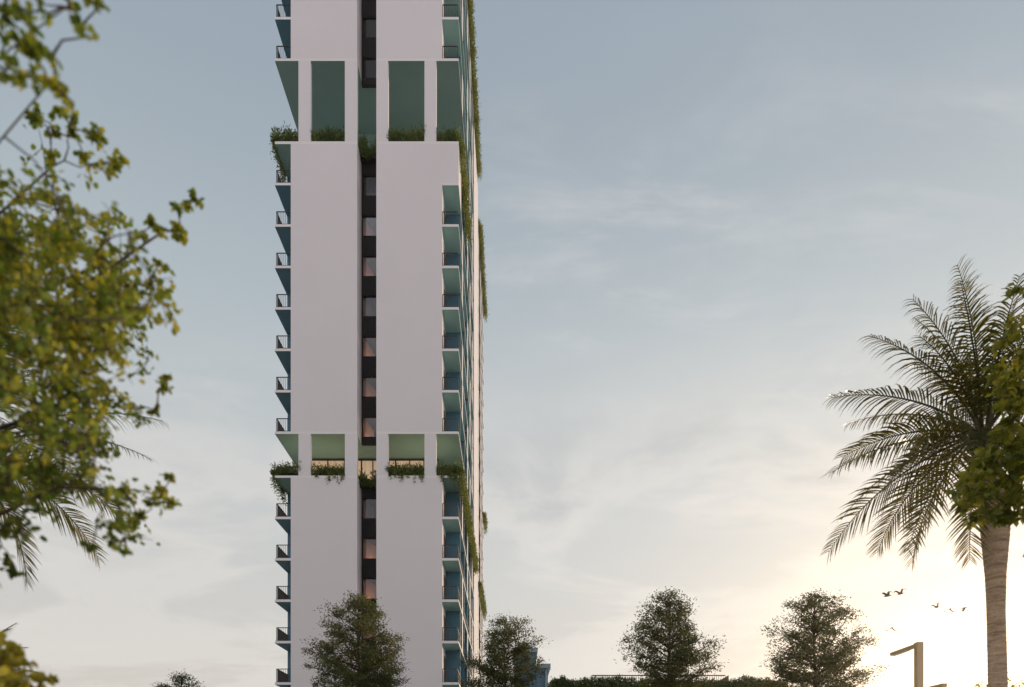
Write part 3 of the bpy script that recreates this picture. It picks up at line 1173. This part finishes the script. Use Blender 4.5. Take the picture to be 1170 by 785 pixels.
# ================================================================ palms
def frond_mesh(base, az, dx, dz, k, leaf, seed, nleaf=45, twist=0.0, droop=.80):
    """one feather leaf: an arching rib and two rows of hanging leaflets; dx,dz: tip relative to base in the plane az"""
    random.seed(seed)
    rng = np.random.default_rng(seed)
    chord = math.hypot(dx, dz)
    ca = math.atan2(dz, dx)
    Ln = chord * (k / 2) / math.sin(k / 2) if abs(k) > 1e-3 else chord
    e0 = ca + k / 2
    hx = Vector((math.cos(az), math.sin(az), 0))
    n = 22
    pts = [Vector(base)]
    for i in range(n):
        th = e0 - k * ((i + .5) / n)
        pts.append(pts[-1] + (hx * math.cos(th) + Vector((0, 0, 1)) * math.sin(th)) * (Ln / n))
    mb = MB()
    mb.tube(pts, [.028 * (1 - .9 * (i / n)) + .003 for i in range(n + 1)], 5)
    side = hx.cross(Vector((0, 0, 1)))
    for i in range(nleaf):
        t = .14 + .86 * (i + .5) / nleaf
        f = t * n
        j = min(int(f), n - 1)
        p = pts[j].lerp(pts[j + 1], f - j)
        tan = (pts[j + 1] - pts[j]).normalized()
        up = side.cross(tan).normalized()
        sd_v = side * math.cos(twist) + up * math.sin(twist)
        up = sd_v.cross(tan).normalized()
        ll = leaf * float(np.interp(t, [.14, .3, .6, .88, 1], [.6, 1, .95, .62, .36]))
        for sgn in (-1, 1):
            if random.random() < .04:
                continue
            l1 = ll * random.uniform(.8, 1.12)
            fw = .55 + .5 * t + random.uniform(-.12, .12)
            d = (sd_v * sgn * math.cos(fw * .9) + tan * math.sin(fw * .9) + up * (.20 + random.uniform(-.12, .15))).normalized()
            wd = l1 * .042 + .006
            q = p.copy()
            wv = tan.cross(d).cross(d)
            wv = d.cross(up).normalized()
            vs = []
            segs = 4
            de = droop * (1 - .75 * max(0.0, -tan.z))
            for sgi in range(segs + 1):
                u = sgi / segs
                ww = wd * (.55, 1.0, .9, .55, .04)[sgi]
                vs += [q - wv * ww * .5, q + wv * ww * .5]
                d = (d + Vector((0, 0, -1)) * de * (.25 + .5 * u)).normalized()
                q = q + d * (l1 / segs)
            mb.poly(vs, [(2 * a, 2 * a + 1, 2 * a + 3, 2 * a + 2) for a in range(segs)])
    return mb


def palm(label, base_px, dist, trunk_pts, fronds, leaf=.80, scale_px=52):
    c = P(base_px[0], base_px[1], dist)
    foot = Vector(trunk_pts[0][0])
    e = empty('palm_tree', foot)
    tag(e, label, 'palm tree')
    tb = MB()
    tb.smooth = True
    # trunk lathed with ring scars
    pts, rad = [], []
    ctl = [Vector(p) for p, r in trunk_pts]
    rr = [r for p, r in trunk_pts]
    zs = [p.z for p in ctl]
    z = zs[0]
    while z < zs[-1]:
        x = float(np.interp(z, zs, [p.x for p in ctl]))
        y = float(np.interp(z, zs, [p.y for p in ctl]))
        r = float(np.interp(z, zs, rr))
        for dzz, m_ in ((0, 1.0), (.055, 1.025), (.075, 1.03), (.085, .985)):
            pts.append(Vector((x, y, z + dzz)))
            rad.append(r * m_ * random.uniform(.99, 1.01))
        z += random.uniform(.09, .13)
    tb.tube(pts, rad, 20)
    tb.build('trunk', M['palmtrunk'], e, origin=foot)
    # old leaf bases round the growing point
    cb = MB()
    cb.smooth = True
    for q in range(16):
        a = q * 2.4
        hx = Vector((math.cos(a), math.sin(a), 0))
        p0 = c + Vector((0, 0, -.95 + .05 * q)) + hx * .10
        p1 = p0 + hx * .13 + Vector((0, 0, .35))
        p2 = p1 + hx * .16 + Vector((0, 0, .30))
        cb.tube([p0, p1, p2], [.075, .06, .025], 6)
    cb.build('leaf_base', M['bark'], e, origin=foot)
    for i, (az, dx, dz_, k) in enumerate(fronds):
        b = c + Vector((math.cos(az), math.sin(az), 0)) * .08 + Vector((0, 0, random.uniform(-.1, .1)))
        mb = frond_mesh(b, az, dx, dz_, k, leaf, 100 + i, twist=((.35 + .75 * ((i * 37) % 10) / 10) if dz_ < .4 else .22) * (1 if i % 2 else -1))
        mb.build('frond', M['leaf_palm'], e, origin=foot)
    return e


W_, E_ = math.pi, 0.0
cz = (1124, 498)
sp = 52.0


def FR(px, py, k, yaw=0.0):
    dx = (px - cz[0]) / sp
    dz_ = (cz[1] - py) / sp
    az = W_ if dx < 0 else E_
    return (az + yaw, abs(dx) / max(.25, math.cos(yaw)), dz_, k)


fr = [FR(1098, 303, .35), FR(1039, 352, .75, .15), FR(962, 447, .85, -.1), FR(945, 545, .7, .1), FR(966, 622, .75, -.2), FR(1018, 648, .6, .35),
      FR(1066, 634, .7, -.5), FR(1018, 424, .9, .5), FR(1000, 490, .9, -.5), FR(1160, 335, .35), FR(1192, 352, .5, .3), FR(985, 402, .9, .15), FR(1000, 575, .85, .2), FR(1068, 345, .6, -.5), FR(1245, 360, .8), FR(1290, 440, .9, .2),
      FR(1300, 540, .8, -.2), FR(1275, 620, .8, .3), FR(1200, 640, .8, -.5), FR(1098, 642, .5, .6), FR(1060, 560, 1.0, .8)]
# fronds towards and away from the viewer
for a, dx, dz_, k in ((1.2, 1.6, 2.7, .5), (1.9, 1.7, 2.6, .5), (-1.3, 1.5, 2.3, .6), (-1.9, 2.0, 2.1, .7), (1.5, 3.0, 1.4, .9), (-1.5, 3.1, 1.2, .9), (2.3, 2.8, 1.5, .9),
                       (-2.3, 2.8, 1.7, .8), (.8, 2.7, 1.7, .8), (-.8, 2.8, 1.5, .9), (1.7, 3.2, -.6, 1.0), (-1.7, 2.9, -1.2, 1.0), (2.5, 2.8, -1.2, 1.0), (-2.6, 2.7, -1.0, 1.0), (-2.2, 2.2, -1.9, 1.0), (2.2, 2.2, -2.0, 1.0)):
    fr.append((a, dx, dz_, k))
DP = 15.0
palm('tall palm with a ringed tan trunk against the low sun on the right', cz, DP,
     [((P(1141, 905, DP).x, DP, 0), .22), (P(1140, 785, DP), .180), (P(1138, 700, DP), .172), (P(1137.5, 660, DP), .195), (P(1137, 600, DP), .285), (P(1134, 560, DP), .26), (P(1129, 520, DP), .17)], fr)

# left palm behind the leafy tree, its trunk outside the frame
cz = (-45, 520)
fr = [FR(168, 528, .9), FR(88, 628, .95, .25), FR(120, 575, 1.0, -.35), FR(2, 650, .8, .6), FR(150, 450, .9, .3), FR(60, 380, .8, -.4), FR(20, 330, .6, .3), FR(-60, 310, .4),
      FR(-150, 360, .6), FR(-230, 430, .8, .2), FR(-260, 540, .9, -.2), FR(-220, 640, .9), FR(-120, 680, .8, .4), FR(85, 560, 1.0, .6), FR(110, 480, .9, -.5)]
palm('palm at the left edge, its drooping fronds showing below the leafy tree', cz, 15.0,
     [((P(-60, 905, 15).x, 15.0, 0), .2), (P(-58, 760, 15), .17), (P(-52, 640, 15), .17), (P(-48, 560, 15), .2), (P(-46, 540, 15), .15)], fr)
# small young palm, tips in the bottom-left corner
cz = (-50, 780)
fr = [FR(6, 708, .7, .2), FR(20, 722, .8, -.2), FR(28, 742, .9), FR(40, 772, .9, .2), FR(15, 765, .8, .5), FR(-90, 710, .6), FR(-140, 760, .8, .2), FR(-50, 690, .4), FR(35, 800, .9, -.3)]
palm('young thin palm behind the yellow shrub at the bottom left', cz, 15.0,
     [((P(-50, 905, 15).x, 15.0, 0), .10), (P(-50, 800, 15), .08), (P(-50, 784, 15), .06)], fr, leaf=.27)

# twiggy shrub at the foot of the palm trunk
random.seed(9)
RNG = np.random.default_rng(9)
cl = []
for x, y in ((1124, 783), (1132, 786), (1120, 784), (1150, 778), (1160, 783), (1152, 786), (1166, 782), (1140, 790), (1128, 796), (1158, 796), (1145, 800), (1110, 800), (1170, 800)):
    for q in range(2):
        cl.append((P(x + random.gauss(0, 3), y + random.gauss(0, 2), 16 + random.gauss(0, .2)), .12, 12))
tt = P(1142, 850, 16)
leafy_tree('leafy_shrub', 'thin twiggy shrub just behind the tall palm trunk', (tt.x, tt.y), tt,
           [(None, P(1120, 790, 16), .012), (None, P(1162, 788, 16), .012)], cl, .10, .04, 1, 'leaf_right', shape='oval', cat='shrub', trunk_r=.04)

# ================================================================ street lamp
DLm = 25.0
px0, px1 = P(1046.2, 0, DLm).x, P(1053.3, 0, DLm).x
xm = (px0 + px1) / 2
hw = (px1 - px0) / 2
zt = P(0, 734, DLm).z
lamp = empty('street_lamp', (xm, DLm, 0))
tag(lamp, 'square beige street lamp post with one high and one low arm', 'street lamp')
LO = (xm, DLm, 0)
MB().box(xm - hw, xm + hw, DLm - hw, DLm + hw, .02, zt).build('pole', M['metalpost'], lamp, origin=LO, bevel=.012)
MB().box(xm - .28, xm + .28, DLm - .28, DLm + .28, 0, .02).build('base_plate', M['metalpost'], lamp, origin=LO, bevel=.005)
a = MB().box(xm - .10, xm + .10, DLm + hw + .002, DLm + 1.75, zt - .14, zt - .03).build('arm', M['metalpost'], lamp, origin=LO, bevel=.012)
MB().box(xm - .08, xm + .08, DLm + .7, DLm + 1.68, zt - .165, zt - .142).build('lens', M['lens'], a, origin=LO)
z2 = P(0, 788, DLm).z
a = MB().box(xm - .09, xm + .09, DLm - 1.5, DLm - hw - .002, z2 - .13, z2).build('arm', M['metalpost'], lamp, origin=LO, bevel=.012)
MB().box(xm - .07, xm + .07, DLm - 1.44, DLm - .6, z2 - .155, z2 - .132).build('lens', M['lens'], a, origin=LO)

# ================================================================ low podium, pavilion, hedge, railing
DH = 60.0
zr = P(0, 787, DH).z
pod = empty('podium_building', (16, DH, 0))
tag(pod, 'low podium building whose pale roof edge carries the green hedge', 'building')
PO = (16, DH, 0)
MB().box(P(612, 0, DH).x, P(905, 0, DH).x, DH - 1.2, DH + 14, 0, zr - .5).build('wall', M['render'], pod, origin=PO)
MB().box(P(611, 0, DH).x, P(906, 0, DH).x, DH - 1.4, DH + 14.2, zr - .498, zr - .15).build('roof', M['white'], pod, origin=PO)
wnd = MB()
for k in range(9):
    x = P(640 + k * 28, 0, DH).x
    MB().box(x - .7, x + .7, DH - 1.23, DH - 1.21, 4, 8).build('window', M['glassblue'], pod, origin=PO)
hz = [(636, 775, 7), (643, 773, 6), (655, 777, 8), (668, 775, 8), (679, 773, 9), (692, 774, 9), (706, 772, 9), (720, 774, 9), (736, 775, 9), (752, 776, 9), (770, 776, 9), (786, 776, 8), (803, 777, 9), (815, 777, 8), (828, 778, 8),
      (841, 776, 9), (853, 772, 8), (862, 775, 10), (874, 775, 10), (887, 778, 9)]
hl = {}
for i, (x, y, r) in enumerate(hz):
    c = P(x, y, DH + random.uniform(-.3, .3))
    rad = (r + 2.5) / F * DH
    hh = c.z - (zr - .15)
    L = Leaves()
    k = 1500
    q = rdir(k) * (RNG.random(k)[:, None] ** .35)
    pos = np.stack([q[:, 0] * rad * 1.15, q[:, 1] * rad, np.abs(q[:, 2]) * (hh - .05) + .03], 1) + np.array((c.x, c.y, zr - .15))
    pos[:, 2] += RNG.normal(0, .07, k) + .06 * np.sin(pos[:, 0] * 9)
    L.add(pos, rdir(k) + [0, 0, .4], rdir(k), RNG.uniform(.10, .24, k), RNG.uniform(.05, .10, k))
    o = L.build('hedge_shrub', M['leaf_hedge'], None, (c.x, c.y, zr - .15))
    tag(o, 'rounded green shrub in the row along the podium roof', 'shrub', 'shrubs in a row along the podium roof')

# railing on the podium roof, behind the hedge
rl = MB()
ya = DH + 3.0
xa, xb, zt_ = P(676, 0, ya).x, P(829, 0, ya).x, P(0, 771.2, ya).z
rl.box(xa, xb, ya, ya + .06, zt_ - .09, zt_)
n = 60
for k in range(n + 1):
    x = xa + (xb - xa) * k / n
    rl.box(x - .012, x + .012, ya + .015, ya + .045, zr - .15, zt_ - .09)
o = rl.build('roof_railing', M['rail'], None, (xa, ya, zr - .15))
tag(o, 'long thin dark railing running above the hedge on the podium roof', 'railing')
wx0, wx1 = P(818, 0, ya).x, P(833, 0, ya).x
zb_ = P(0, 780, ya).z
yq = ya + .1
o = MB().poly([(wx0, yq, zb_ - .5), (wx1, yq, zb_ - .5), (wx1, yq, zt_), (wx0, yq, zb_), (wx0, yq + .3, zb_ - .5), (wx1, yq + .3, zb_ - .5), (wx1, yq + .3, zt_), (wx0, yq + .3, zb_)],
              [(0, 1, 2, 3), (7, 6, 5, 4), (3, 2, 6, 7), (1, 5, 6, 2), (0, 3, 7, 4), (0, 4, 5, 1)]).build('stair_wall', M['brown'], None, (wx0, yq, zb_ - .5))
tag(o, 'small sloping brown stair wall at the right end of the thin railing', 'wall')

# blue pavilion between tower and podium
DV = 63.0
pv = empty('roof_pavilion', (P(605, 0, DV).x, DV, 0))
tag(pv, 'stepped grey blue pavilion behind the tree at the foot of the tower', 'building')
VO = (P(605, 0, DV).x, DV, 0)
X = lambda p: P(p, 0, DV).x
Zp = lambda p: P(0, p, DV).z
MB().box(X(588), X(612.5), DV, DV + 6, 0, Zp(746)).build('wall', M['bluewall'], pv, origin=VO)
MB().box(X(586), X(614.2), DV - .35, DV + 6.2, Zp(745.8), Zp(741)).build('roof', M['paleblue'], pv, origin=VO)
MB().box(X(612.7), X(626), DV - .1, DV + 5, 0, Zp(764.5)).build('wall', M['bluewall'], pv, origin=VO)
MB().box(X(612.8), X(628.8), DV - .45, DV + 5.2, Zp(764.2), Zp(759.2)).build('roof', M['paleblue'], pv, origin=VO)
MB().box(X(618), X(620.5), DV - .14, DV - .102, 4, Zp(768)).box(X(602), X(606), DV - .04, DV - .002, 4, Zp(751)).build('window', M['glassblue'], pv, origin=VO)
MB().box(X(623), X(624.8), DV - .35, DV - .105, 0, Zp(764.6)).build('post', M['paleblue'], pv, origin=VO)


# ================================================================ birds
def bird(px, py, dist, span, roll, flap, head):
    c = P(px, py, dist)
    mb = MB()
    mb.smooth = True
    s = span
    # spindle body with head, beak and fan tail
    prof = [(-.30, .004), (-.24, .020), (-.16, .034), (-.04, .055), (.08, .052), (.15, .034), (.19, .034), (.23, .026), (.26, .008), (.29, .002)]
    mb.tube([(0, x * s, .01 * s * math.sin(x * 8)) for x, r in prof], [r * s * .8 for x, r in prof], 8)
    mb.poly([(-.015 * s, -.22 * s, 0), (.015 * s, -.22 * s, 0), (.06 * s, -.38 * s, .005 * s), (0, -.40 * s, .005 * s), (-.06 * s, -.38 * s, .005 * s), (0, -.25 * s, -.008 * s)],
            [(0, 1, 2, 3, 4), (5, 4, 3), (5, 3, 2)])
    for sg in (-1, 1):
        st = []
        for u, ch, up, bk in ((0, .20, 0, 0), (.25, .19, flap * .5, .02), (.55, .16, flap, .05), (.8, .11, flap * .85, -.03), (1.0, .02, flap * .6, -.12)):
            x = sg * (.02 + u * .48) * s
            z = up * s
            st.append(((x, (.09 + bk) * s, z), (x, (.09 + bk - ch * .5) * s, z + .022 * s), (x, (.09 + bk - ch) * s, z), (x, (.09 + bk - ch * .5) * s, z - .018 * s)))
        vs = [q for r in st for q in r]
        fs = []
        for a in range(len(st) - 1):
            for k in range(4):
                fs.append((a * 4 + k, a * 4 + (k + 1) % 4, a * 4 + 4 + (k + 1) % 4, a * 4 + 4 + k))
        fs.append((len(vs) - 4, len(vs) - 3, len(vs) - 2, len(vs) - 1))
        mb.poly(vs, fs)
    o = mb.build('bird', M['bird'])
    o.location = c
    o.rotation_euler = (0, roll, head)
    return o


GB = 'grey birds flying beside the palm'
for px, py, span, roll, flap, head, lab in (
        (1014, 681, 1.0, -.25, .24, .5, 'grey bird with wings raised, upper left of the flying flock'),
        (1029, 678.5, .95, -.3, .26, .3, 'grey bird with tilted wings, right behind the upper left one'),
        (1070.5, 694, .75, -.35, .30, .2, 'small grey bird with wings in a steep V, left of a trio'),
        (1085, 696, .75, .1, -.20, -.2, 'grey bird with drooped wing tips, middle of the trio'),
        (1101.5, 694.5, .75, -.5, -.18, .8, 'grey bird banking beside the palm trunk, right of the trio'),
        (1018.5, 717.5, .75, .0, -.20, -.1, 'lowest grey bird, alone above the street lamp arm')):
    tag(bird(px, py, 45.0, span * 1.12, roll, flap, head), lab, 'bird', GB)

# uplights in the lower garden
for x_ in (372, 466, 505, 332):
    ld = bpy.data.lights.new('garden_uplight', 'POINT')
    ld.energy = 26
    ld.color = (1.0, .82, .5)
    ld.shadow_soft_size = .12
    lo = bpy.data.objects.new('garden_uplight', ld)
    COL.objects.link(lo)
    lo.location = (fx(x_), fd(1.7), GAR1_TOP + .9)

# ================================================================ haze
m, n, b, out = mat_new('haze_air')
n.t.nodes.remove(b)
vol = n.new('ShaderNodeVolumePrincipled')
vol.inputs['Color'].default_value = (1.0, .91, .78, 1)
vol.inputs['Density'].default_value = HAZE_DENSITY
vol.inputs['Anisotropy'].default_value = HAZE_G
n.link(vol.outputs[0], out.inputs['Volume'])
hz_ = MB().box(-165, 165, -95, 170, -1, 82).build('haze', m)
tag(hz_, kind='stuff')
